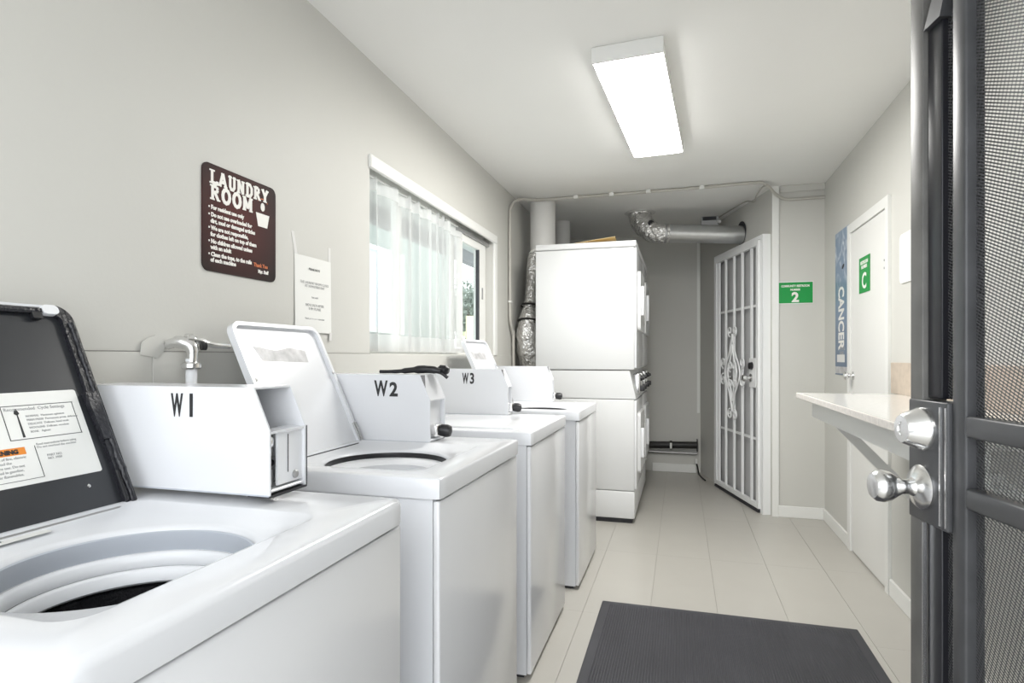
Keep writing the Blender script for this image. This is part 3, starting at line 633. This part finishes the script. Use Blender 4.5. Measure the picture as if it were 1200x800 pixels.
# black strap lying on the second meter case
sk = thing('black_strap', 'black cord bundle lying on top of the W2 meter case', 'cord', (-.88, 1.86, 1.141))
MB().tube([(-1.02, 1.868, 1.148), (-.96, 1.866, 1.149), (-.91, 1.862, 1.153), (-.86, 1.860, 1.157), (-.82, 1.864, 1.156), (-.79, 1.868, 1.150)], [.006, .007, .010, .014, .013, .010], 10, smooth=4).build('cord', 'black', sk, angle=60)
MB().tube([(-.93, 1.885, 1.148), (-.88, 1.882, 1.162), (-.84, 1.886, 1.160), (-.80, 1.886, 1.148), (-.773, 1.89, 1.128)], .0065, 8, smooth=4).build('loop', 'black', sk, angle=60)
MB().lathe([(.008, 0), (.016, .008), (.017, .03), (.010, .04)], (-.812, 1.895, 1.158), (1, .1, -.15), 14).build('plug', 'black', sk)

# yellow card on the dryer
mc_ = thing('manila_card', 'folded yellow card lying on top of the nearest stacked dryer', 'card', (-.60, 4.44, 2.0385))
MB().box(-.76, -.46, 4.33, 4.56, 2.0386, 2.0406).build('lower_leaf', 'yellow', mc_, smooth=False)
MB().plate([(0, 0), (.30, .01), (.29, .22), (.01, .23)], (-.76, 4.335, 2.043), (1, 0, .12), (0, 1, 0), 0, .002).build('upper_leaf', 'yellow', mc_, smooth=False)

# ------------------------------------------------------------------ signs and papers on the walls
SX = XL+.0005
sg = thing('laundry_sign', 'dark brown laundry room rules sign with cream lettering on the left wall', 'sign', (XL, 1.343, 1.444))
MB().plate(rrect(0, .31, 0, .307, .022, 5), (0, 0, 0), (0, 1, 0), (0, 0, 1), .0005, .004).build('board', 'signbrown', sg, local=True)
F = (.0041, 0, 0)
def slab(name, word, x0, x1, z0, h, par):
    """heavy slab-serif capitals made of strokes"""
    G = {'L': ([((.3, 0), (.3, 1)), ((.3, .08), (1.0, .08))], [(.0, .62, 1), (.0, 1.0, 0)], 1.0, [((.92, 0), (.92, .25))]),
         'A': ([((.12, 0), (.5, 1)), ((.5, 1), (.88, 0)), ((.3, .33), (.7, .33))], [(-.05, .34, 0), (.62, 1.05, 0), (.3, .6, 1)], 1.05, []),
         'U': ([((.25, 1), (.25, .25)), ((.25, .25), (.38, .06)), ((.38, .06), (.62, .06)), ((.62, .06), (.78, .25)), ((.78, .25), (.78, 1))], [(.02, .46, 1), (.58, 1.0, 1)], 1.02, []),
         'N': ([((.22, 0), (.22, 1)), ((.22, 1), (.8, 0)), ((.8, 0), (.8, 1))], [(0, .42, 0), (0, .35, 1), (.6, 1.02, 1)], 1.06, []),
         'D': ([((.25, 0), (.25, 1)), ((.25, .96), (.6, .94)), ((.6, .94), (.82, .7)), ((.82, .7), (.82, .3)), ((.82, .3), (.6, .06)), ((.6, .06), (.25, .04))], [(0, .4, 0), (0, .4, 1)], 1.0, []),
         'R': ([((.25, 0), (.25, 1)), ((.25, .95), (.65, .92)), ((.65, .92), (.76, .75)), ((.76, .75), (.65, .55)), ((.65, .55), (.3, .5)), ((.5, .5), (.82, .04))], [(0, .45, 0), (0, .4, 1), (.72, 1.02, 0)], 1.04, []),
         'Y': ([((.14, 1), (.5, .48)), ((.86, 1), (.5, .48)), ((.5, .5), (.5, 0))], [(-.02, .36, 1), (.64, 1.02, 1), (.26, .74, 0)], 1.02, []),
         'O': ([((.5+.36*math.cos(a*PI/6), .5+.46*math.sin(a*PI/6)), (.5+.36*math.cos((a+1)*PI/6), .5+.46*math.sin((a+1)*PI/6))) for a in range(12)], [], 1.05, []),
         'M': ([((.18, 0), (.18, 1)), ((.18, 1), (.55, .2)), ((.55, .2), (.92, 1)), ((.92, 1), (.92, 0))], [(-.02, .36, 0), (-.02, .24, 1), (.74, 1.12, 0), (.86, 1.12, 1)], 1.18, [])}
    tot = sum(G[c][2] for c in word); k = (x1-x0)/tot; u = x0; b = MB(); st = h*.23; kd = 0
    for c in word:
        strokes, serifs, adv, extra = G[c]
        for (p, q) in strokes+extra:
            a = Vector((u+p[0]*k*.92, z0+p[1]*h)); e = Vector((u+q[0]*k*.92, z0+q[1]*h)); dd = (e-a).normalized(); nn = Vector((-dd.y, dd.x))*st*(.5 if c != 'O' else .55)
            ex = dd*(st*.25 if c in 'OUD' else 0)
            a2 = a-ex; e2 = e+ex
            kd += 1; b.plate([tuple(a2-nn), tuple(e2-nn), tuple(e2+nn), tuple(a2+nn)], F, (0, 1, 0), (0, 0, 1), 0, .0006+.00003*kd)
        for (s0, s1, top) in serifs:
            zz = z0+(h-h*.11 if top else 0); b.plate([(u+s0*k*.92, zz), (u+s1*k*.92, zz), (u+s1*k*.92, zz+h*.11), (u+s0*k*.92, zz+h*.11)], F, (0, 1, 0), (0, 0, 1), 0, .0005+.00003*kd); kd += 1
        u += adv*k
    return b.build(name, 'signwhite', par, local=True, smooth=False)
slab('title_lettering', 'LAUNDRY', .026, .276, .251, .040, sg)
slab('title_lettering', 'ROOM', .028, .206, .205, .043, sg)
WMsg = WM[sg]
def stext(s, size, u, z, m, sx=1., bold=.0008): return text('rule_lettering', s, size, WMsg @ Vector((.0041, u, z)), (0, 1, 0), (0, 0, 1), m, sg, sx=sx, bold=bold)
for s, z, u in (('\u2022 For resident use only', .178, .022), ('\u2022 Do not use overloaded for', .157, .022), ('dirt, mud or damaged articles', .139, .030), ('\u2022 We are not responsible,', .119, .022), ('for clothes left on top of them', .101, .030), ('\u2022 No children allowed unless', .081, .022), ('with an adult', .064, .030), ('\u2022 Clean the tops, to the rails', .044, .022), ('of each machine', .028, .030)):
    stext(s, .0165, u, z, 'signwhite', .92)
stext('Thank You', .017, .206, .040, 'signorange', .85, .0003); stext('Mgr. Staff', .0145, .226, .022, 'signwhite', .85)
b = MB(); b.plate([(.226, .170), (.268, .170), (.278, .212), (.216, .212)], F, (0, 1, 0), (0, 0, 1), 0, .0006)
b.build('bucket_emblem', 'signwhite', sg, local=True, smooth=False)
MB().plate([(.247+.0095*math.cos(a*PI/8), .234+.0135*math.sin(a*PI/8)) for a in range(16)], F, (0, 1, 0), (0, 0, 1), 0, .0006).build('drop_emblem', 'signwhite', sg, local=True, smooth=False)
b = MB(); pts = [(.247+.026*math.cos(a*PI/12), .238+.020*math.sin(a*PI/12)) for a in range(2, 11)]
for p, q in zip(pts, pts[1:]): b.plate([p, q, (q[0], q[1]+.003), (p[0], p[1]+.003)], F, (0, 1, 0), (0, 0, 1), 0, .0006)
b.build('handle_emblem', 'signorange', sg, local=True, smooth=False)

pn = thing('paper_notice', 'white printed paper taped to the left wall beside the window', 'notice', (XL, 1.865, 1.285))
pg = MB(); NN = 8
vs = [(XL+.0015+.004*math.sin(i/NN*PI)+.003*(1-j), 1.755+.22*i/NN, 1.288+.272*j) for j in (0, 1) for i in range(NN+1)]
pg.add(vs, [(i, i+1, NN+2+i, NN+1+i) for i in range(NN)]); pg.build('sheet', 'paper', pn, angle=80)
def ptext(s, size, y, z, m='greyink'): text('print', s, size, (XL+.0075, y, z), (0, 1, 0), (0, 0, 1), m, pn, align='CENTER')
ptext('PLEASE NOTE', .011, 1.862, 1.512, 'ink'); ptext('THE LAUNDRY ROOM CLOSES\nAT 10 PM EVERY DAY', .0125, 1.865, 1.462); ptext('Last wash', .010, 1.865, 1.412); ptext('NO LOADS AFTER\n9 PM PLEASE', .0135, 1.865, 1.382); ptext('Thank you for your cooperation', .009, 1.865, 1.335)
for (a, z0, z1, dx) in ((1.757, 1.555, 1.635, -.02), (1.958, 1.550, 1.615, 0), (1.957, 1.262, 1.292, .004)):
    MB().plate([(0, 0), (.016, 0), (.016+dx, z1-z0), (dx, z1-z0)], (XL+.0055 if z0 < 1.3 else XL+.0008, a, z0), (0, 1, 0), (0, 0, 1), 0, .0006).build('tape', 'ductwhite', pn, smooth=False)

g2 = thing('green_sign', 'green rectangular sign with white number 2 on the closet wall', 'sign', (.79, CA.y, 1.62))
ya = CA.y-.0035
MB().box(.700, .940, ya, CA.y, 1.600, 1.758, .001, 1).build('plate', 'green', g2, smooth=False)
ee = ((1, 0, 0), (0, 0, 1))
b = MB()
for x0, x1, z0, z1 in ((.697, .943, 1.757, 1.762), (.697, .943, 1.596, 1.601), (.697, .701, 1.6, 1.758), (.939, .943, 1.6, 1.758)): b.box(x0, x1, ya-.0005, CA.y, z0, z1)
b.build('border', 'trim', g2, smooth=False)
text('sign_lettering', 'COMMUNITY RESTROOM', .0215, (.820, ya-.0001, 1.722), *ee, 'signwhite', g2, align='CENTER', sx=.78, bold=.0008)
text('sign_lettering', 'NUMBER', .019, (.820, ya-.0001, 1.695), *ee, 'signwhite', g2, align='CENTER', sx=.9, bold=.0008)
text('sign_lettering', '2', .098, (.820, ya-.0001, 1.612), *ee, 'signwhite', g2, align='CENTER', bold=.004)
g1 = thing('green_sign', 'green upright sign with white symbol on the white door', 'sign', (XR-.008, 3.80, 1.62))
xg = XR-.008
def yz(y0, y1, z0, z1, dd, name, m, par=g1): return MB().box(xg-dd, xg-.0005, y0, y1, z0, z1).build(name, m, par, smooth=False)
yz(3.70, 3.90, 1.57, 1.775, .003, 'plate', 'green'); 
text('sign_lettering', 'RESTROOM\nNUMBER', .026, (xg-.0031, 3.80, 1.735), (0, -1, 0), (0, 0, 1), 'signwhite', g1, align='CENTER', sx=1.05, bold=.0012)
text('sign_lettering', 'C', .125, (xg-.0031, 3.80, 1.595), (0, -1, 0), (0, 0, 1), 'signwhite', g1, align='CENTER', bold=.003)
ps = thing('wall_poster', 'tall narrow blue poster with white smoke beside the white door', 'poster', (XR, 4.32, 1.08))
MB().box(XR-.003, XR-.0005, 4.155, 4.49, 1.08, 2.035).build('sheet', 'poster', ps, smooth=False)
text('poster_lettering', 'CANCER', .19, (XR-.0031, 4.40, 1.665), (0, 0, -1), (0, -1, 0), 'signwhite', ps, sx=.55, bold=.006)
text('poster_lettering', 'SMOKING\nCAUSES', .03, (XR-.0031, 4.38, 1.245), (0, -1, 0), (0, 0, 1), 'greyink', ps)
MB().box(XR-.0036, XR-.003, 4.25, 4.44, 1.165, 1.215).build('white_patch', 'ductwhite', ps, smooth=False)
MB().box(XR-.0036, XR-.003, 4.158, 4.487, 1.09, 1.135).build('bottom_band', 'silver', ps, smooth=False)
MB().plate([(.03*math.cos(a*PI/8), .012*math.sin(a*PI/8)) for a in range(16)], (XR-.003, 4.29, 1.79), (0, -1, .35), (0, .35, 1), 0, .0006).build('dark_spot', 'ink', ps, smooth=False)
o = MB().plate(rrect(-3.25, -2.80, 1.55, 1.785, .03, 5), (XR-.0005, 0, 0), (0, -1, 0), (0, 0, 1), 0, .006).build('wall_panel', 'trim', None, loc=(XR, 3.0, 1.55))
tag(o, 'white rounded panel on the right wall above the counter', 'panel')

# ------------------------------------------------------------------ counter on the right wall
ct = thing('wall_counter', 'cream folding counter with a speckled edge on the right wall', 'counter', (.80, 2.4, 1.02))
MB().box(.562, XR-.001, 1.50, 3.24, .997, 1.02, .003, 1).build('counter_top', 'counter', ct, smooth=False)
MB().box(.556, .5625, 1.50, 3.24, .996, 1.021, .002, 1).build('edge_strip', 'counteredge', ct, smooth=False)
MB().box(.622, .640, 1.50, 3.20, .906, .997).build('apron', 'trim', ct, smooth=False)
MB().box(.640, XR-.001, 3.18, 3.20, .935, .997).build('end_rail', 'wall', ct, smooth=False)
for y in (3.15, 1.62):
    MB().plate([(.645, .935), (.70, .935), (XR-.001, .60), (XR-.001, .53)], (0, y, 0), (1, 0, 0), (0, 0, 1), 0, .03).build('brace', 'trim', ct, smooth=False)
MB().box(XR-.016, XR-.001, 1.50, 3.34, 1.0201, 1.172, .002, 1).build('backsplash', 'beige', ct, smooth=False)

# ------------------------------------------------------------------ floor mat
mt = thing('floor_mat', 'charcoal ribbed rubber mat on the beige tiled floor', 'mat', (.187, 2.0, 0))
MB().box(-.37, .745, 1.08, 2.90, .0005, .006, .003, 1).build('mat_base', 'rubber', mt, smooth=False)
b = MB(); N = 98; x0, x1 = -.335, .71; p = (x1-x0)/N
poly = []
for i in range(N):
    a = x0+i*p; poly += [(a+p*.12, .0055), (a+p*.28, .0085), (a+p*.66, .0085), (a+p*.82, .0055)]
poly = [(x0, .004)]+poly+[(x1, .004)]
b.add([(a, y, z) for y in (1.115, 2.865) for a, z in poly], [(i, i+1, len(poly)+i+1, len(poly)+i) for i in range(len(poly)-1)])
b.build('ribs', 'rubber', mt, angle=20)

# ------------------------------------------------------------------ white security gate on the slanted wall
ang = math.atan2(d.y, d.x)
gt = thing('security_gate', 'white barred security gate with scroll ornament in the slanted wall', 'gate', (CA.x, CA.y, 0), ang)
L_ = dict(local=True)
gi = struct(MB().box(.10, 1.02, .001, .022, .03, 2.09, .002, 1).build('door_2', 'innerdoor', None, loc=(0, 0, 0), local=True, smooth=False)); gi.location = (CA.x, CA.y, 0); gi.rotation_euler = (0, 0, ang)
f = MB(); f.box(.035, .080, .001, .060, .0, 2.135).box(1.045, 1.09, .001, .060, .0, 2.135).box(.08, 1.045, .001, .060, 2.105, 2.135)
f.build('gate_frame', 'gate', gt, smooth=False, **L_)
f = MB(); f.box(.085, .128, .045, .075, .03, 2.10, .002, 1).build('stile', 'gate', gt, smooth=False, **L_)
MB().box(.995, 1.038, .045, .075, .03, 2.10, .002, 1).build('stile', 'gate', gt, smooth=False, **L_)
MB().box(.128, .995, .045, .075, 2.06, 2.10, .002, 1).build('top_rail', 'gate', gt, smooth=False, **L_)
MB().box(.128, .995, .045, .075, .03, .07, .002, 1).build('bottom_rail', 'gate', gt, smooth=False, **L_)
for z in (1.60, .56): MB().box(.128, .995, .052, .060, z-.010, z+.010).build('cross_bar', 'gate', gt, smooth=False, **L_)
for s in (.236, .417, .593, .783, .946): MB().box(s-.009, s+.009, .053, .071, .07, 2.06).build('bar', 'gate', gt, smooth=False, **L_)
c0 = .593
for wd, hh in ((.165, .33), (.10, .24)):
    b = MB()
    for sg_ in (-1, 1):
        b.tube([(c0, .080, 1.065+hh), (c0+sg_*wd*.35, .080, 1.065+hh*.55), (c0+sg_*wd, .080, 1.065), (c0+sg_*wd*.35, .080, 1.065-hh*.55), (c0, .080, 1.065-hh)], .007, 8, smooth=6)
    b.build('ornament_diamond', 'gate', gt, **L_)
def scroll(cx, cz, R, sg_, up):
    pts = []
    for i in range(22):
        a = i/21*2.6*PI; rr = R*(1-.72*i/21); pts.append((cx+sg_*rr*math.sin(a)+sg_*R*.2, .080, cz+up*(R-rr*math.cos(a)-R)))
    return MB().tube(pts, .006, 8)
for sg_ in (-1, 1):
    for cz, up, R in ((1.42, 1, .045), (.71, -1, .045)): scroll(c0+sg_*.045, cz, R, sg_, up).build('scroll', 'gate', gt, **L_)
    for cz, up in ((1.12, 1), (.98, -1)): scroll(c0+sg_*.035, cz, .05, sg_, up).build('scroll', 'gate', gt, **L_)
    scroll(c0+sg_*.20, 1.0, .055, sg_, -1).build('scroll', 'gate', gt, **L_)
    scroll(c0+sg_*.20, 1.15, .05, sg_, 1).build('scroll', 'gate', gt, **L_)
lb = MB().box(.135, .255, .048, .074, .96, 1.19, .002, 1).build('lock_plate', 'gate', gt, smooth=False, **L_)
MB().lathe([(.032, 0), (.032, .006), (.012, .010), (.012, .035), (.027, .045), (.030, .058), (.020, .070)], (.215, .074, 1.035), (0, 1, 0), 20).build('knob', 'chrome', lb, **L_)
MB().lathe([(.030, 0), (.026, .022), (.012, .024)], (.205, .074, 1.13), (0, 1, 0), 20).build('deadbolt', 'black', lb, **L_)
MB().box(.09, 1.04, .02, .075, .002, .022).build('threshold', 'seam', gt, smooth=False, **L_)

# ------------------------------------------------------------------ black security door standing open at the right
t = Vector((.15, -.9887, 0)).normalized(); a2 = math.atan2(t.y, t.x)
sd = thing('screen_door', 'black steel security screen door standing open at the right', 'door', (.401, 1.212, 0), a2)
def L(s0, s1, y0, y1, z0, z1, name, m, par=sd, bev=.002): return MB().box(s0, s1, y0, y1, z0, z1, bev, 2).build(name, m, par, angle=50, local=True)
DW = .86
L(0, .038, -.006, .034, .02, 2.06, 'latch_stile', 'worniron'); L(DW-.04, DW, -.006, .034, .02, 2.06, 'hinge_stile', 'worniron')
L(.038, DW-.04, -.004, .032, 2.02, 2.06, 'top_rail', 'iron'); L(.038, DW-.04, -.004, .032, .02, .06, 'bottom_rail', 'iron')
for s0 in (.115, DW-.155): L(s0+.003, s0+.036, -.004, .026, .06, 2.02, 'inner_post', 'iron', bev=.004)
# dark flat bars beside the latch stile, mitred over at the top
for z0, z1 in ((1.13, 1.76), (.08, .93)): L(.040, .080, .002, .020, z0, z1, 'side_bar', 'irondark')
MB().plate([(.042, 1.76), (.088, 1.76), (.125, 1.84), (.125, 1.90)], (0, .020, 0), (1, 0, 0), (0, 0, 1), 0, .026).build('diagonal_brace', 'iron', sd, local=True, smooth=False)
for z0, z1 in ((1.076, 1.109), (.966, .998), (.50, .53), (1.55, 1.58)):
    if z0 in (.50, 1.55): continue
    L(.151, DW-.155, -.004, .026, z0, z1, 'mid_rail', 'iron', bev=.004)
for s0, s1, z0, z1 in ((.151, DW-.155, 1.109, 2.02), (.151, DW-.155, .998, 1.076), (.151, DW-.155, .06, .966), (.080, .118, 1.13, 2.02), (.080, .118, .06, .93), (DW-.119, DW-.04, .06, 2.02)):
    MB().add([(s0, .012, z0), (s1, .012, z0), (s1, .012, z1), (s0, .012, z1)], [(0, 1, 2, 3)]).build('mesh_screen', 'screen', sd, local=True, smooth=False)
lk = L(.002, .116, -.010, .030, .918, 1.126, 'lock_box', 'iron', bev=.003)
MB().box(.098, .101, -.0125, -.010, .925, 1.118).build('plate_edge', 'chrome', lk, local=True, smooth=False)
MB().box(.114, .1165, -.0125, -.010, .925, 1.118).build('plate_edge', 'chrome', lk, local=True, smooth=False)
MB().lathe([(.037, 0), (.037, .006), (.035, .010), (.025, .034), (.023, .036), (.012, .0365), (.011, .034), (.0, .034)], (.050, -.010, 1.077), (0, -1, 0), 36, caps=False).build('deadbolt', 'chrome', lk, local=True)
MB().lathe([(.038, 0), (.038, .004), (.032, .010), (.016, .016), (.0125, .024), (.013, .034), (.019, .044), (.0255, .054), (.0275, .064), (.026, .074), (.021, .080), (.012, .082), (.0, .082)], (.046, -.010, .977), (0, -1, 0), 36, caps=False).build('door_knob', 'chrome', lk, local=True)
MB().box(.0385, .0402, -.0065, .0, .08, .915).build('latch_edge', 'chrome', sd, local=True, smooth=False)
L(DW, DW+.045, -.02, .04, 0, 2.10, 'hinge_jamb', 'worniron')

# ------------------------------------------------------------------ outside, seen through the window
nb = thing('neighbour_building', 'pale green building with a white framed window outside', 'building', (-5.2, 8.0, -.1))
MB().box(-5.4, -5.0, 3.0, 12.3, -.1, 4.2).build('wall', 'palegreen', nb, smooth=False)
for y0, y1, z0, z1 in ((8.3, 9.9, 1.7, 3.0), (5.0, 6.4, 1.7, 3.0)):
    b = MB(); b.box(-5.0, -4.95, y0-.08, y1+.08, z0-.08, z0).box(-5.0, -4.95, y0-.08, y1+.08, z1, z1+.08).box(-5.0, -4.95, y0-.08, y0, z0, z1).box(-5.0, -4.95, y1, y1+.08, z0, z1).box(-5.0, -4.95, (y0+y1)/2-.03, (y0+y1)/2+.03, z0, z1)
    wf = b.build('window', 'trim', nb, smooth=False)
    for a, c in ((y0, (y0+y1)/2-.03), ((y0+y1)/2+.03, y1)): MB().box(-4.995, -4.985, a, c, z0, z1).build('pane', 'bluepane', wf, smooth=False)
fc = thing('board_fence', 'yellow green board fence outside the window', 'fence', (-4.0, 13.5, -.1))
for i in range(30): MB().box(-4.02, -4.0, 10.75+i*.15, 10.75+i*.15+.138, -.1, 2.0+.01*(i % 3)).build('board', 'fence', fc, smooth=False)
for z in (.3, 1.6): MB().box(-4.06, -4.02, 10.7, 15.3, z, z+.09).build('rail', 'fence', fc, smooth=False)
for i, (x, y, h) in enumerate(((-5.3, 14.3, 2.9), (-6.5, 17.4, 3.3))):
    tr = thing('garden_tree', ('grey green tree behind the fence seen through the sliding pane', 'farther grey green tree behind the fence')[i], 'tree', (x, y, -.1))
    MB().tube([(x, y, -.1), (x+.05, y, h*.5), (x-.05, y+.1, h*.85)], [.09, .07, .05], 8, smooth=3).build('trunk', 'bark', tr)
    b = MB()
    for q in range(1400):
        v = Vector((random.gauss(0, 1), random.gauss(0, 1), random.gauss(0, 1))).normalized()*(.25+.55*random.random()); p0 = Vector((x, y, h*.82))+v*Vector((1, 1, .75)).length/1.5
        u = Vector((random.gauss(0, 1), random.gauss(0, 1), random.gauss(0, 1))).normalized(); s2_ = u.orthogonal().normalized()
        b.add([p0, p0+u*.06+s2_*.03, p0+u*.13, p0+u*.06-s2_*.03], [(0, 1, 2, 3)])
    o = b.build('foliage', 'leaf', tr, smooth=False, fix=False); o['kind'] = 'stuff'
